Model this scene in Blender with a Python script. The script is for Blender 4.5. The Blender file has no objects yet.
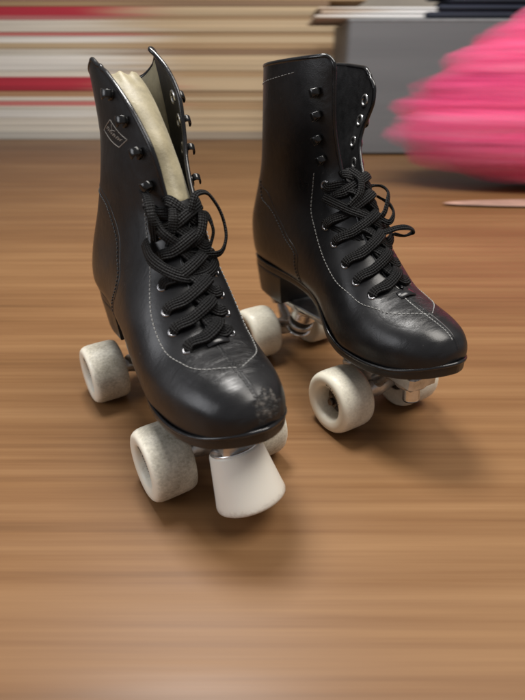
import bpy, math, random
import numpy as np
# ------------------------------------------------------------------ boot surface (mm, y forward, z up, x to the wearer's right)
# rows: T (y,z) top/front profile, B (y,z) bottom/back profile, half width, height fraction of the widest point, top exponent, bottom exponent
ROWS = np.array([
 (152.3, 97.3, 152.3, 96.2,  .4,.45,2.0,2.0),
 (150.8,104, 150.8, 89, 11,.42,2.1,2.1),
 (148.0,109, 148.0, 86, 17,.40,2.2,2.2),
 (143.8,113.5,143.8,83.5,22.5,.38,2.25,2.4),
 (135.5,117.5,135.5,81, 29.5,.36,2.3,2.6),
 (122.5,121, 121.5, 78.5,36.0,.35,2.3,2.8),
 (108.0,124, 105.0, 76.5,40.8,.34,2.2,2.8),
 ( 94.0,128,  86.0, 75.5,43.5,.34,2.1,2.8),
 ( 80.0,135,  66.0, 76, 43.5,.33,2.0,2.7),
 ( 66.0,146,  44.0, 85, 41,.33,2.0,2.6),
 ( 54.0,158,  16.0, 98, 38,.36,2.0,2.4),
 ( 43.0,171, -20.0,102, 36,.40,2.0,2.3),
 ( 35.0,185, -58.0,101, 34.5,.42,2.0,2.2),
 ( 29.0,199, -92.0,101, 34.0,.40,2.0,2.3),
 ( 26.0,213,-115.0,105, 34.5,.38,2.0,2.3),
 ( 24.5,227,-120.0,134, 35,.36,2.0,2.2),
 ( 24.0,240,-115.0,160, 35,.38,2.0,2.1),
 ( 24.0,252,-102.0,194, 36,.42,2.0,2.1),
 ( 24.5,265, -97.0,222, 37,.42,2.0,2.1),
 ( 24.5,279, -94.0,251, 38,.42,2.0,2.1),
 ( 24.0,292, -92.0,284, 38.5,.42,2.0,2.1)])
GAP = {  # half opening of the throat per row, wearer's right (+) and left (-) side
 'L': {1:[0]*7+[0.01,5,7,8,9,10,12,15,18,21,23,25,27,29], -1:[0]*7+[0.01,4,6,7,7,8,10,12,14.5,16.5,17.5,18,16.5,12]},
 'R': {1:[0]*7+[0.01,5,7,8,9,9,10,12,15,18,20,21,22,23], -1:[0]*7+[0.01,5,7,8,9,10,13,19,24,27,29,30,30.5,31]}}
# per side changes: rows 12..20 of one column (0 Ty, 4 half width, 5 widest, 6 top exponent, 7 bottom exponent)
OVER = {
 ('L',1): {0:[35,29,26,24,20,12,1,-17,-40], 4:[37,36.5,36,35.5,34,32,31,31,31], 5:[.42,.40,.38,.38,.42,.47,.54,.6,.66], 7:[3.2,3.2,2.6,2.2,2.0,2,2,2,2]},
 ('L',-1):{0:[35,27,14,2,-5,-9,-15,-29,-48], 4:[34,34,32.5,30,27.5,25,23,22,22], 5:[.42,.40,.40,.42,.45,.46,.48,.52,.58]},
 ('R',1): {0:[34,23,16,13,12,12,12,12,12]},
 ('R',-1):{4:[34,34,34,34,34,35,36,37,37], 0:[35,22,7,-3,-4,-1,2,1,-3]},
}
def spline(xs, ys, xq):
    """Catmull-Rom (non uniform, monotone limited) through table columns"""
    xs=np.asarray(xs,float); ys=np.asarray(ys,float); xq=np.asarray(xq,float)
    if ys.ndim==1: ys=ys[:,None]; one=True
    else: one=False
    h=np.diff(xs)[:,None]; d=np.diff(ys,axis=0)/h
    m=np.zeros_like(ys); m[1:-1]=(d[:-1]*h[1:]+d[1:]*h[:-1])/(h[1:]+h[:-1]); m[0]=d[0]; m[-1]=d[-1]
    i=np.clip(np.searchsorted(xs,xq,side='right')-1,0,len(xs)-2)
    t=((xq-xs[i])/(xs[i+1]-xs[i]))[:,None]; hh=h[i]
    r=(2*t**3-3*t**2+1)*ys[i]+(t**3-2*t**2+t)*hh*m[i]+(-2*t**3+3*t**2)*ys[i+1]+(t**3-t**2)*hh*m[i+1]
    return r[:,0] if one else r

def smooth(a,b,x):
    t=np.clip((x-a)/(b-a),0,1); return t*t*(3-2*t)

NU, NV = 141, 49
class Boot:
    def __init__(s, k):
        s.k=k
        R=len(ROWS); uq=np.linspace(0,R-1,NU); s.uq=uq
        # denser rows at the toe
        tab=spline(np.arange(R),ROWS,uq)
        s.P={}; s.N={}
        for side in (1,-1):
            g=np.maximum(spline(np.arange(R),GAP[k][side],uq),0)
            g[uq<7]=0
            P=np.zeros((NU,NV,3))
            R_=ROWS.copy()
            for c,l in OVER.get((k,side),{}).items(): R_[12:21,c]=l
            if (k,side)==('L',1): R_[8:12,4]+=[1,3,5,4.5]; R_[8:12,7]=3.4   # outer side of the foot is fuller
            R_[1:10,7]+=1.5; R_[1:9,5]-=.05; R_[9:14,7]=np.maximum(R_[9:14,7],3.0)
            tab=spline(np.arange(R),R_,uq)
            for i in range(NU):
                Ty,Tz,By,Bz,w,am,nt,nb=tab[i]
                th0=math.asin(min(.95,g[i]/w))
                v=np.linspace(0,1,NV)
                f=v<=.5
                th=th0+(math.pi/2-th0)*np.clip(v*2,0,1)
                a1=am+(1-am)*(np.abs(np.cos(th))**(2/nt))/(math.cos(th0)**(2/nt)); x1=w*np.abs(np.sin(th))**(2/nt)
                ph=math.pi/2*np.clip(v*2-1,0,1)
                a2=am-am*np.sin(ph)**(2/nb); x2=w*np.abs(np.cos(ph))**(2/nb)
                a=np.where(f,a1,a2); x=np.where(f,x1,x2)
                P[i,:,0]=side*x
                P[i,:,1]=By+a*(Ty-By); P[i,:,2]=Bz+a*(Tz-Bz)
            # waist: boot narrows above the heel / around the ankle on the low sides
            s.P[side]=P
        s.deform()
        for side in (1,-1):
            P=s.P[side]
            du=np.gradient(P,axis=0); dv=np.gradient(P,axis=1)
            n=np.cross(du,dv)*side
            l=np.linalg.norm(n,axis=2,keepdims=True); n=n/np.maximum(l,1e-9)
            s.N[side]=n
    def deform(s):
        k=s.k
        for side in (1,-1):
            P=s.P[side]
            # rounded upper corner of the flap
            r = {('L',1):.6,('L',-1):.6,('R',1):8,('R',-1):16}[(k,side)]
            top=P[-1,0].copy()
            y0=P[:,0,1][:,None]-r; z0=top[2]-r
            m=(P[:,:,1]>y0)&(P[:,:,2]>z0)
            py=np.clip((P[:,:,1]-y0)/r,0,1); pz=np.clip((P[:,:,2]-z0)/r,0,1)
            ny=py*np.sqrt(1-pz**2/2); nz=pz*np.sqrt(1-py**2/2)
            P[:,:,1]=np.where(m,y0+r*ny,P[:,:,1]); P[:,:,2]=np.where(m,z0+r*nz,P[:,:,2])
            # top line heights
            dz = {('L',1):-7,('L',-1):5,('R',1):0,('R',-1):-9}[(k,side)]
            if k=='L': wgt=smooth(225,290,P[:,:,2])*(1-smooth(0,.5,np.linspace(0,1,NV)))[None,:]
            else: wgt=smooth(225,290,P[:,:,2])*smooth(-70,10,P[:,:,1])
            if k=='L': P[:,:,2]-=9*smooth(235,290,P[:,:,2])*smooth(.35,.8,np.linspace(0,1,NV))[None,:]
            P[:,:,2]+=dz*wgt
            if k=='L':      # the worn shaft leans over
                P[:,:,0]+=np.interp(P[:,:,2],[105,130,160,196,240,292],[0,-3,-8,-12.5,-16,-17])
            if side==-1: P[:,:,0]*=1-.09*smooth(40,105,P[:,:,1])      # toe leans to the inner side
            # soft ankle hollow and folds
            P[:,:,0]*=1-.06*np.exp(-((P[:,:,2]-175)/26)**2)*np.exp(-((P[:,:,1]+75)/45)**2)
    def at(s,side,u,v,off=0.0):
        """u in row units 0..20, v 0 (front edge) .. 1 (sole / back seam)"""
        i=np.clip(u/(len(ROWS)-1),0,1)*(NU-1); j=np.clip(v,0,1)*(NV-1)
        i0=min(int(i),NU-2); j0=min(int(j),NV-2); a=i-i0; b=j-j0
        def L(G): return (G[i0,j0]*(1-a)*(1-b)+G[i0+1,j0]*a*(1-b)+G[i0,j0+1]*(1-a)*b+G[i0+1,j0+1]*a*b)
        p=L(s.P[side]); n=L(s.N[side]); n=n/np.linalg.norm(n)
        return p+n*off, n
    def dense(s,side):
        P=s.P[side].reshape(-1,3); return P
    def near(s,side,y,z):
        """(u,v) of the side surface point with the given side view position"""
        P=s.P[side]; d=(P[:,:,1]-y)**2+(P[:,:,2]-z)**2
        i,j=np.unravel_index(np.argmin(d),d.shape)
        u0=i*(len(ROWS)-1)/(NU-1); v0=j/(NV-1)
        best=(1e9,u0,v0); su,sv=.15,1/(NV-1)
        for _ in range(5):
            for uu in np.linspace(u0-su,u0+su,7):
                for vv in np.linspace(v0-sv,v0+sv,7):
                    p,_n=s.at(side,uu,min(max(vv,0),1)); dd=(p[1]-y)**2+(p[2]-z)**2
                    if dd<best[0]: best=(dd,uu,min(max(vv,0),1))
            u0,v0=best[1:]; su*=.4; sv*=.4
        return u0,v0

    def v_at(s,side,u,d):
        """v whose distance from the flap edge along the section is d mm"""
        a=s.at(side,u,0)[0]; v=0.; L=0.
        while L<d and v<.9:
            v+=.01; b=s.at(side,u,v)[0]; L+=np.linalg.norm(b-a); a=b
        return v
    def u_at(s,side,v,z):
        us=np.linspace(10,20,200); zz=[s.at(side,u,v)[0][2] for u in us]; return float(us[int(np.argmin(np.abs(np.array(zz)-z)))])

rnd=random.Random(7)
scene=bpy.context.scene
COL=bpy.data.collections.new('scene'); scene.collection.children.link(COL)
MM=.001

# ------------------------------------------------------------------ materials
def new_mat(name):
    m=bpy.data.materials.new(name); m.use_nodes=True
    nt=m.node_tree; b=nt.nodes['Principled BSDF']
    return m,nt,b
def nd(nt,t,**kw):
    n=nt.nodes.new(t)
    for k,v in kw.items():
        if k in n.inputs.keys(): n.inputs[k].default_value=v
        else: setattr(n,k,v)
    return n
def ramp(nt,stops,fac=None,interp='LINEAR'):
    r=nt.nodes.new('ShaderNodeValToRGB'); r.color_ramp.interpolation=interp
    el=r.color_ramp.elements
    while len(el)<len(stops): el.new(.5)
    for e,(p,c) in zip(el,stops):
        e.position=p; e.color=(c[0],c[1],c[2],1) if hasattr(c,'__len__') else (c,c,c,1)
    if fac is not None: nt.links.new(fac,r.inputs[0])
    return r
def coords(nt,kind='Object',scale=(1,1,1)):
    tc=nd(nt,'ShaderNodeTexCoord'); mp=nd(nt,'ShaderNodeMapping'); mp.inputs['Scale'].default_value=scale
    nt.links.new(tc.outputs[kind],mp.inputs['Vector']); return mp.outputs[0]
def noise(nt,vec,scale,detail=4,rough=.55):
    n=nd(nt,'ShaderNodeTexNoise'); n.inputs['Scale'].default_value=scale; n.inputs['Detail'].default_value=detail; n.inputs['Roughness'].default_value=rough
    nt.links.new(vec,n.inputs['Vector']); return n.outputs['Fac']
def math2(nt,op,a,b=None):
    n=nd(nt,'ShaderNodeMath',operation=op)
    for i,x in enumerate((a,b)):
        if x is None: continue
        if isinstance(x,(int,float)): n.inputs[i].default_value=x
        else: nt.links.new(x,n.inputs[i])
    return n.outputs[0]
def mixc(nt,fac,a,b):
    n=nd(nt,'ShaderNodeMix',data_type='RGBA')
    if isinstance(fac,(int,float)): n.inputs[0].default_value=fac
    else: nt.links.new(fac,n.inputs[0])
    for i,x in ((6,a),(7,b)):
        if hasattr(x,'links'): nt.links.new(x,n.inputs[i])
        else: n.inputs[i].default_value=(x[0],x[1],x[2],1)
    return n.outputs[2]
def bump(nt,b,h,strength,dist,prev=None):
    n=nd(nt,'ShaderNodeBump'); n.inputs['Strength'].default_value=strength; n.inputs['Distance'].default_value=dist
    nt.links.new(h,n.inputs['Height'])
    if prev is not None: nt.links.new(prev,n.inputs['Normal'])
    nt.links.new(n.outputs[0],b.inputs['Normal']); return n.outputs[0]

def leather(name,base=(.0085,.0085,.0092),scuff=None,rough=(.25,.42)):
    m,nt,b=new_mat(name); v=coords(nt)
    big=noise(nt,v,22,5,.6); fine=noise(nt,v,900,3,.6)
    vor=nd(nt,'ShaderNodeTexVoronoi',feature='DISTANCE_TO_EDGE'); vor.inputs['Scale'].default_value=750; nt.links.new(v,vor.inputs['Vector'])
    mr=ramp(nt,[(.3,rough[0]),(.75,rough[1])],big)
    crease=nd(nt,'ShaderNodeTexNoise'); crease.inputs['Scale'].default_value=60; crease.inputs['Detail'].default_value=5; crease.inputs['Distortion'].default_value=1.2
    nt.links.new(coords(nt,scale=(.5,1.6,1.2)),crease.inputs['Vector'])
    colr=mixc(nt,ramp(nt,[(.35,0.),(.7,1.)],big).outputs[0],base,[c*1.5+.002 for c in base])
    r=mr.outputs[0]
    # hairline scratches and rubbed spots of bare leather
    sp=noise(nt,coords(nt,scale=(1,1,.8)),420,2,.5); spots=ramp(nt,[(.73,0.),(.77,1.)],sp).outputs[0]
    colr=mixc(nt,math2(nt,'MULTIPLY',spots,.22),colr,(.16,.15,.14))
    h=vor.outputs['Distance']
    p1=bump(nt,b,h,.22,.0002)
    p2=bump(nt,b,big,.25,.0012,p1)
    p2=bump(nt,b,crease.outputs['Fac'],.18,.0014,p2)
    # flex creases where the toes bend
    tcc=nd(nt,'ShaderNodeTexCoord'); dc=nd(nt,'ShaderNodeVectorMath',operation='DISTANCE'); nt.links.new(tcc.outputs['Object'],dc.inputs[0]); dc.inputs[1].default_value=(0.0,.103,.124)
    near=ramp(nt,[(.010,1.),(.030,0.)],dc.outputs['Value']).outputs[0]
    wr=nd(nt,'ShaderNodeTexNoise'); wr.inputs['Scale'].default_value=70; wr.inputs['Detail'].default_value=6; wr.inputs['Roughness'].default_value=.65; wr.inputs['Distortion'].default_value=2.2
    nt.links.new(coords(nt,scale=(.45,2.0,1.6)),wr.inputs['Vector'])
    p2=bump(nt,b,math2(nt,'MULTIPLY',wr.outputs['Fac'],near),.75,.0035,p2)
    if scuff:
        tc=nd(nt,'ShaderNodeTexCoord')
        d=nd(nt,'ShaderNodeVectorMath',operation='DISTANCE'); nt.links.new(tc.outputs['Object'],d.inputs[0]); d.inputs[1].default_value=scuff
        n1=noise(nt,v,130,6,.7)
        s=math2(nt,'ADD',math2(nt,'MULTIPLY',d.outputs['Value'],-60),math2(nt,'ADD',math2(nt,'MULTIPLY',n1,1.9),-.02))
        mask=ramp(nt,[(.36,0.),(.46,1.)],s).outputs[0]
        flake=ramp(nt,[(.50,(.012,.012,.012)),(.68,(.11,.10,.09))],noise(nt,v,330,4,.6)).outputs[0]
        colr=mixc(nt,mask,colr,flake)
        r=mixc(nt,mask,r,(.62,.62,.62))
        p3=bump(nt,b,math2(nt,'MULTIPLY',mask,math2(nt,'SUBTRACT',noise(nt,v,300,4,.6),1.0)),.8,.0016,p2)
    nt.links.new(colr,b.inputs['Base Color']); nt.links.new(r,b.inputs['Roughness'])
    b.inputs['Specular IOR Level'].default_value=.42
    return m
def simple(name,col,rough=.5,metal=0,var=.15,scale=60,bmp=0.,bscale=300,spec=.5):
    m,nt,b=new_mat(name); v=coords(nt)
    n=noise(nt,v,scale,5,.6)
    c=mixc(nt,ramp(nt,[(.3,0.),(.7,1.)],n).outputs[0],[x*(1-var) for x in col],[min(1,x*(1+var)) for x in col])
    nt.links.new(c,b.inputs['Base Color'])
    nt.links.new(ramp(nt,[(.3,max(0,rough-.07)),(.75,min(1,rough+.1))],n).outputs[0],b.inputs['Roughness'])
    b.inputs['Metallic'].default_value=metal; b.inputs['Specular IOR Level'].default_value=spec
    if bmp: bump(nt,b,noise(nt,v,bscale,4,.6),bmp,.0006)
    return m
def urethane(name,clean,dirt,lo=.42,hi=.62):
    m,nt,b=new_mat(name); v=coords(nt)
    n=noise(nt,v,460,6,.72); n2=noise(nt,v,55,4,.6)
    uv=nd(nt,'ShaderNodeUVMap'); sx=nd(nt,'ShaderNodeSeparateXYZ'); nt.links.new(uv.outputs[0],sx.inputs[0])
    s=math2(nt,'ADD',math2(nt,'MULTIPLY',n,.36),math2(nt,'MULTIPLY',n2,.30))
    s=math2(nt,'ADD',s,math2(nt,'MULTIPLY',sx.outputs['X'],.24))      # tread picks up the dirt, uv x = 1 there
    s=math2(nt,'ADD',s,0.0)
    mask=ramp(nt,[(lo,0.),(hi,1.)],s).outputs[0]
    nt.links.new(mixc(nt,mask,clean,dirt),b.inputs['Base Color'])
    nt.links.new(ramp(nt,[(0,.38),(1,.62)],mask).outputs[0],b.inputs['Roughness'])
    b.inputs['Subsurface Weight'].default_value=.12; b.inputs['Subsurface Radius'].default_value=(.004,.003,.002); b.inputs['Subsurface Scale'].default_value=.5
    bump(nt,b,n,.15,.0004)
    return m
def woven(name):
    m,nt,b=new_mat(name)
    uv=nd(nt,'ShaderNodeUVMap'); sx=nd(nt,'ShaderNodeSeparateXYZ'); nt.links.new(uv.outputs[0],sx.inputs[0])
    U,V=sx.outputs['X'],sx.outputs['Y']
    a=math2(nt,'SINE',math2(nt,'MULTIPLY',math2(nt,'ADD',U,V),1.7)); c=math2(nt,'SINE',math2(nt,'MULTIPLY',math2(nt,'SUBTRACT',U,V),1.7))
    h=math2(nt,'MULTIPLY',a,c); 
    strand=math2(nt,'SINE',math2(nt,'MULTIPLY',math2(nt,'ADD',U,math2(nt,'MULTIPLY',V,.15)),9.0))
    hh=math2(nt,'ADD',h,math2(nt,'MULTIPLY',strand,.25))
    hh=math2(nt,'ADD',hh,math2(nt,'MULTIPLY',noise(nt,coords(nt),1500,2,.5),.5))
    col=ramp(nt,[(.25,(.0025,.0025,.0025)),(.8,(.011,.011,.012))],math2(nt,'ADD',math2(nt,'MULTIPLY',h,.35),.5)).outputs[0]
    nt.links.new(col,b.inputs['Base Color']); b.inputs['Roughness'].default_value=.6; b.inputs['Specular IOR Level'].default_value=.24
    b.inputs['Sheen Weight'].default_value=0.0
    bump(nt,b,hh,1.0,.0009)
    return m
def fleece(name,col):
    m,nt,b=new_mat(name); v=coords(nt)
    n=noise(nt,v,45,6,.65); n2=noise(nt,coords(nt,scale=(1,1,.3)),260,4,.7)
    nt.links.new(ramp(nt,[(.3,[c*.62 for c in col]),(.55,col),(.8,[min(1,c*1.15) for c in col])],n).outputs[0],b.inputs['Base Color'])
    b.inputs['Roughness'].default_value=.5; b.inputs['Sheen Weight'].default_value=.1
    p=bump(nt,b,n2,.3,.0008); bump(nt,b,n,.2,.003,p)
    return m

M={}
M['leather_worn']=leather('black_leather_scuffed',scuff=(-.0045,.1475,.107))
M['leather']=leather('black_leather')
M['patent']=simple('black_binding',(.012,.012,.013),.2,var=.2,scale=90,bmp=.15,bscale=500)
M['sole']=simple('black_rubber_sole',(.013,.013,.013),.36,var=.3,scale=70,bmp=.25,bscale=350)
M['thread']=simple('grey_thread',(.26,.26,.25),.7,var=.3,scale=500)
M['thread_dark']=simple('dark_thread',(.035,.035,.035),.6,var=.3,scale=500)
M['lace']=woven('black_braided_lace')
M['cream']=fleece('cream_fleece_lining',(.34,.295,.185))
M['inner']=simple('black_facing',(.016,.016,.017),.5,var=.3,scale=120,bmp=.3,bscale=700)
M['hook']=simple('black_enamel',(.01,.01,.01),.16,var=.2,scale=80)
M['nickel']=simple('dark_nickel',(.28,.28,.29),.24,metal=1,var=.25,scale=150)
M['silver']=simple('silver_metal',(.75,.75,.74),.2,metal=.92,var=.2,scale=120,bmp=.1,bscale=400)
M['cast']=simple('cast_alloy',(.58,.58,.57),.32,metal=.8,var=.35,scale=90,bmp=.5,bscale=420)
M['cushion']=simple('black_cushion_rubber',(.014,.014,.014),.5,var=.3,scale=90,bmp=.2)
M['dark_metal']=simple('bearing_steel',(.10,.09,.08),.38,metal=1,var=.4,scale=200)
M['wheel_L']=urethane('cream_urethane_dirty',(.82,.78,.66),(.17,.145,.10),.40,.72)
M['wheel_R']=urethane('cream_urethane',(.84,.80,.67),(.24,.20,.14),.46,.84)
M['stop']=urethane('white_rubber',(.84,.80,.71),(.32,.26,.20),.52,.84)
M['ink']=simple('black_ink',(.03,.028,.025),.6)
M['print']=simple('grey_print',(.30,.28,.25),.6,var=.3,scale=900)

# ------------------------------------------------------------------ mesh helper (input in mm)
class MB:
    def __init__(s): s.v=[]; s.f=[]; s.uv=[]
    def add(s,verts,faces,uvs=None):
        o=len(s.v); s.v+= [tuple(float(c)*MM for c in p) for p in verts]
        s.f+=[tuple(i+o for i in fc) for fc in faces]
        s.uv+= list(uvs) if uvs is not None else [(0,0)]*len(verts)
        return s
    def grid(s,G,closed_u=False,closed_v=False,uv=None,flip=False):
        n,m=G.shape[:2]; F=[]
        for i in range(n if closed_u else n-1):
            for j in range(m if closed_v else m-1):
                a,b,c,d=i*m+j,((i+1)%n)*m+j,((i+1)%n)*m+(j+1)%m,i*m+(j+1)%m
                F.append((a,d,c,b) if flip else (a,b,c,d))
        return s.add(G.reshape(-1,3),F,None if uv is None else uv.reshape(-1,2))
    def build(s,name,mat,parent=None,smooth=True,mods=()):
        me=bpy.data.meshes.new(name); me.from_pydata(s.v,[],s.f); me.update()
        ul=me.uv_layers.new(name='UVMap')
        uvs=np.array(s.uv,dtype=np.float32); li=np.zeros(len(me.loops),dtype=np.int32); me.loops.foreach_get('vertex_index',li)
        ul.data.foreach_set('uv',uvs[li].ravel())
        if smooth: me.polygons.foreach_set('use_smooth',[True]*len(me.polygons))
        me.materials.append(mat)
        o=bpy.data.objects.new(name,me); COL.objects.link(o)
        if parent is not None: o.parent=parent
        for k,kw in mods:
            md=o.modifiers.new(k.lower(),k)
            for a,b in kw.items(): setattr(md,a,b)
        return o
def unit(v): v=np.asarray(v,float); return v/max(np.linalg.norm(v),1e-9)
def frame(ax):
    ax=unit(ax); h=np.array([0,0,1.]) if abs(ax[2])<.9 else np.array([0,1.,0]); a=unit(np.cross(h,ax)); return a,np.cross(ax,a),ax
def lathe(mb,c,ax,prof,n=40,uvx=None,start=0.,cap=True):
    """prof: list (r, t along axis)"""
    a,b,ax=frame(ax); G=np.zeros((n,len(prof),3)); uv=np.zeros((n,len(prof),2))
    for i in range(n):
        t=2*math.pi*i/n+start
        d=a*math.cos(t)+b*math.sin(t)
        for j,(r,h) in enumerate(prof): G[i,j]=np.asarray(c)+d*r+ax*h
        if uvx is not None: uv[i,:,0]=uvx; uv[i,:,1]=i/n
    mb.grid(G,closed_u=True,uv=uv); return mb
def box(mb,c,hx,hy,hz,R=None,ch=1.0):
    """chamfered box (all edges cut by ch)"""
    hs=[hx,hy,hz]; V=[];idx={}
    for sx in(-1,1):
        for sy in(-1,1):
            for sz in(-1,1):
                for k in range(3):
                    p=[sx*hx,sy*hy,sz*hz]
                    for q in range(3):
                        if q!=k: p[q]-= (sx,sy,sz)[q]*ch
                    idx[(sx,sy,sz,k)]=len(V); V.append(p)
    F=[]
    for k in range(3):
        u,w=[(1,2),(0,2),(0,1)][k]
        for sk in(-1,1):
            f=[]
            for su,sw in((-1,-1),(1,-1),(1,1),(-1,1)):
                t=[0,0,0]; t[k]=sk;t[u]=su;t[w]=sw; f.append(idx[(*t,k)])
            F.append(f)
        for su in(-1,1):       # edges parallel to axis k
            for sw in(-1,1):
                f=[]
                for sk,kk in((-1,u),(1,u),(1,w),(-1,w)):
                    t=[0,0,0]; t[k]=sk;t[u]=su;t[w]=sw; f.append(idx[(*t,kk)])
                F.append(f)
    for sx in(-1,1):
        for sy in(-1,1):
            for sz in(-1,1): F.append([idx[(sx,sy,sz,k)] for k in range(3)])
    V=np.array(V,float)
    if R is not None: V=V@np.array(R).T
    mb.add(V+np.asarray(c),F)
    return mb
def recalc(o):
    import bmesh
    bm=bmesh.new(); bm.from_mesh(o.data); bmesh.ops.recalc_face_normals(bm,faces=bm.faces); bm.to_mesh(o.data); bm.free(); return o
def catmull(pts,step=1.0,closed=False):
    pts=np.asarray(pts,float); d=np.linalg.norm(np.diff(pts[:,:3],axis=0),axis=1); s=np.concatenate([[0],np.cumsum(np.maximum(d,1e-3))])
    n=max(4,int(s[-1]/step)); q=np.linspace(0,s[-1],n); return spline(s,pts,q),q
def tube(mb,pts,r,n=8,step=1.0,cap=True,raw=False):
    P=np.asarray(pts,float) if raw else catmull(pts,step)[0]
    T=np.gradient(P,axis=0); G=np.zeros((len(P),n,3)); up=None
    for i,p in enumerate(P):
        t=unit(T[i])
        if up is None: up=frame(t)[0]
        up=unit(up-t*np.dot(up,t)); w=np.cross(t,up)
        rr=r(i/(len(P)-1)) if callable(r) else r
        for j in range(n):
            a=2*math.pi*j/n; G[i,j]=p+rr*(math.cos(a)*up+math.sin(a)*w)
    mb.grid(G,closed_v=True)
    if cap:
        m=n; mb.add(G[0],[tuple(range(n))[::-1]]); mb.add(G[-1],[tuple(range(n))])
    return mb
def ribbon(mb,pts,nrm,w=9.5,t=2.2,step=1.0,twist=None,wob=0):
    """flat braided lace: rounded flat section along pts, nrm = facing per control point"""
    A=np.concatenate([np.asarray(pts,float),np.asarray(nrm,float)],1); Q,s=catmull(A,step)
    P=Q[:,:3]; Nn=Q[:,3:]; T=np.gradient(P,axis=0); K=12
    G=np.zeros((len(P),K,3)); uv=np.zeros((len(P),K,2)); s0=rnd.random()*20; ph=rnd.random()*6
    for i,p in enumerate(P):
        tt=unit(T[i]); n=unit(Nn[i]-tt*np.dot(Nn[i],tt)); b=np.cross(tt,n)
        ww=w*(1+.06*math.sin(s[i]*.35+ph)+wob*math.sin(s[i]*.11+ph)); 
        for j in range(K):
            a=2*math.pi*j/K; cx=math.copysign(abs(math.cos(a))**.6,math.cos(a)); cy=math.copysign(abs(math.sin(a))**.9,math.sin(a))
            dome=.5*(1-(cx*cx))
            G[i,j]=p+b*cx*ww/2+n*(cy*t/2*(1-.35*cx*cx))
            uv[i,j]=(s[i]+s0, cx*ww/2*(1 if cy>=0 else -1)+ (0 if cy>=0 else 20))
    mb.grid(G,closed_v=True,uv=uv)
    mb.add(G[0],[tuple(range(K))[::-1]]); mb.add(G[-1],[tuple(range(K))])
    return mb
def empty(name,loc,rz,label,cat,group=None):
    o=bpy.data.objects.new(name,None); COL.objects.link(o); o.location=loc; o.rotation_euler=(0,0,rz); o.empty_display_size=.05
    o['label']=label; o['category']=cat
    if group:o['group']=group
    return o
def tag(o,label,cat,group=None,kind=None):
    if label:o['label']=label
    if cat:o['category']=cat
    if group:o['group']=group
    if kind:o['kind']=kind
    return o

# ------------------------------------------------------------------ boot
def build_boot(k,root):
    B=Boot(k); lm=M['leather_worn'] if k=='L' else M['leather']
    m=MB()
    iT=int(7/(len(ROWS)-1)*(NU-1))
    # outer skin: one sheet per side, the two meet on the toe ridge, the sole and the back
    TH=2.4
    for side in(1,-1):
        P=B.P[side].copy()
        m.grid(P,flip=(side==1))
    boot=m.build('boot',lm,root)
    import bmesh
    bm=bmesh.new(); bm.from_mesh(boot.data); bmesh.ops.remove_doubles(bm,verts=bm.verts,dist=.00002)
    bmesh.ops.recalc_face_normals(bm,faces=bm.faces); bm.to_mesh(boot.data); bm.free()
    # inner faces: facing strip near the edge in black, the rest lining
    fac=MB(); lin=MB(); rim=MB(); seam_rows=range(iT+1,NU)
    for side in(1,-1):
        P=B.P[side]; N=B.N[side]; I=P-N*TH
        rows=list(seam_rows); jf=18
        G=I[rows][:,:jf+1]
        fac.grid(G,flip=(side==-1))
        L=(P-N*(TH+ .3))[rows][:,jf:]
        L2=np.concatenate([(P-N*TH)[rows][:,jf:jf+1],L[:,1:]],1)
        lin.grid(L2,flip=(side==-1))
        # edge walls
        E=np.stack([P[rows][:,0],I[rows][:,0]],1); fac.grid(E,flip=(side==1))
        Tt=np.stack([P[-1],I[-1]],0); fac.grid(Tt,flip=(side==1))
    fac.build('facing',M['inner'],boot)
    lin.build('lining',M['cream'] if k=='L' else M['inner'],boot)
    # edge binding: round bead along flap edge, over the top line, down the other flap
    path=[]
    for i in range(NU-1,iT,-1): pass
    for side in(1,-1):
        p=[]
        for i in range(iT+3,NU,2): p.append(B.P[side][i,0]-B.N[side][i,0]*TH/2)
        for j in range(1,NV): p.append(B.P[side][NU-1,j]-B.N[side][NU-1,j]*TH/2)
        tube(rim,p,1.75,10,1.2)
    rim.build('binding',M['patent'],root)
    # top line seam just under the rim, raised welt on the upper back seam
    return B,boot

def dashes(m,B,side,path,L=2.1,gap=1.1,r=.34,off=.25):
    """stitches along (u,v) path"""
    A,_=catmull([(*p,0) for p in path],.02)
    q=np.array([B.at(side,a[0],a[1])[0] for a in A]); s=np.concatenate([[0],np.cumsum(np.linalg.norm(np.diff(q,axis=0),axis=1))])
    t=0.
    def P(x):
        uu=np.interp(x,s,A[:,0]); vv=np.interp(x,s,A[:,1]); return B.at(side,uu,vv,off)[0]
    while t+L<s[-1]:
        a=P(t);b=P(t+L); mid=P(t+L/2)
        for_n=unit(B.at(side,np.interp(t+L/2,s,A[:,0]),np.interp(t+L/2,s,A[:,1]))[1])
        tube(m,np.array([a-for_n*.35,a*.75+b*.25+for_n*.12,a*.25+b*.75+for_n*.12,b-for_n*.35]),r,6,raw=True)
        t+=L+gap
def uv_of(B,side,pts): return [B.near(side,y,z) for y,z in pts]

EYE={'L':[(89,125),(73,131.5),(61,141),(48,154),(35,168),(26.5,183),(22,201)],
     'R':[(81,127),(65,134),(50,144),(33,157),(19,168),(10,184),(7,199)]}
HOOK={'L':[215,235,253,268],'R':[219,235,252,268]}

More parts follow.
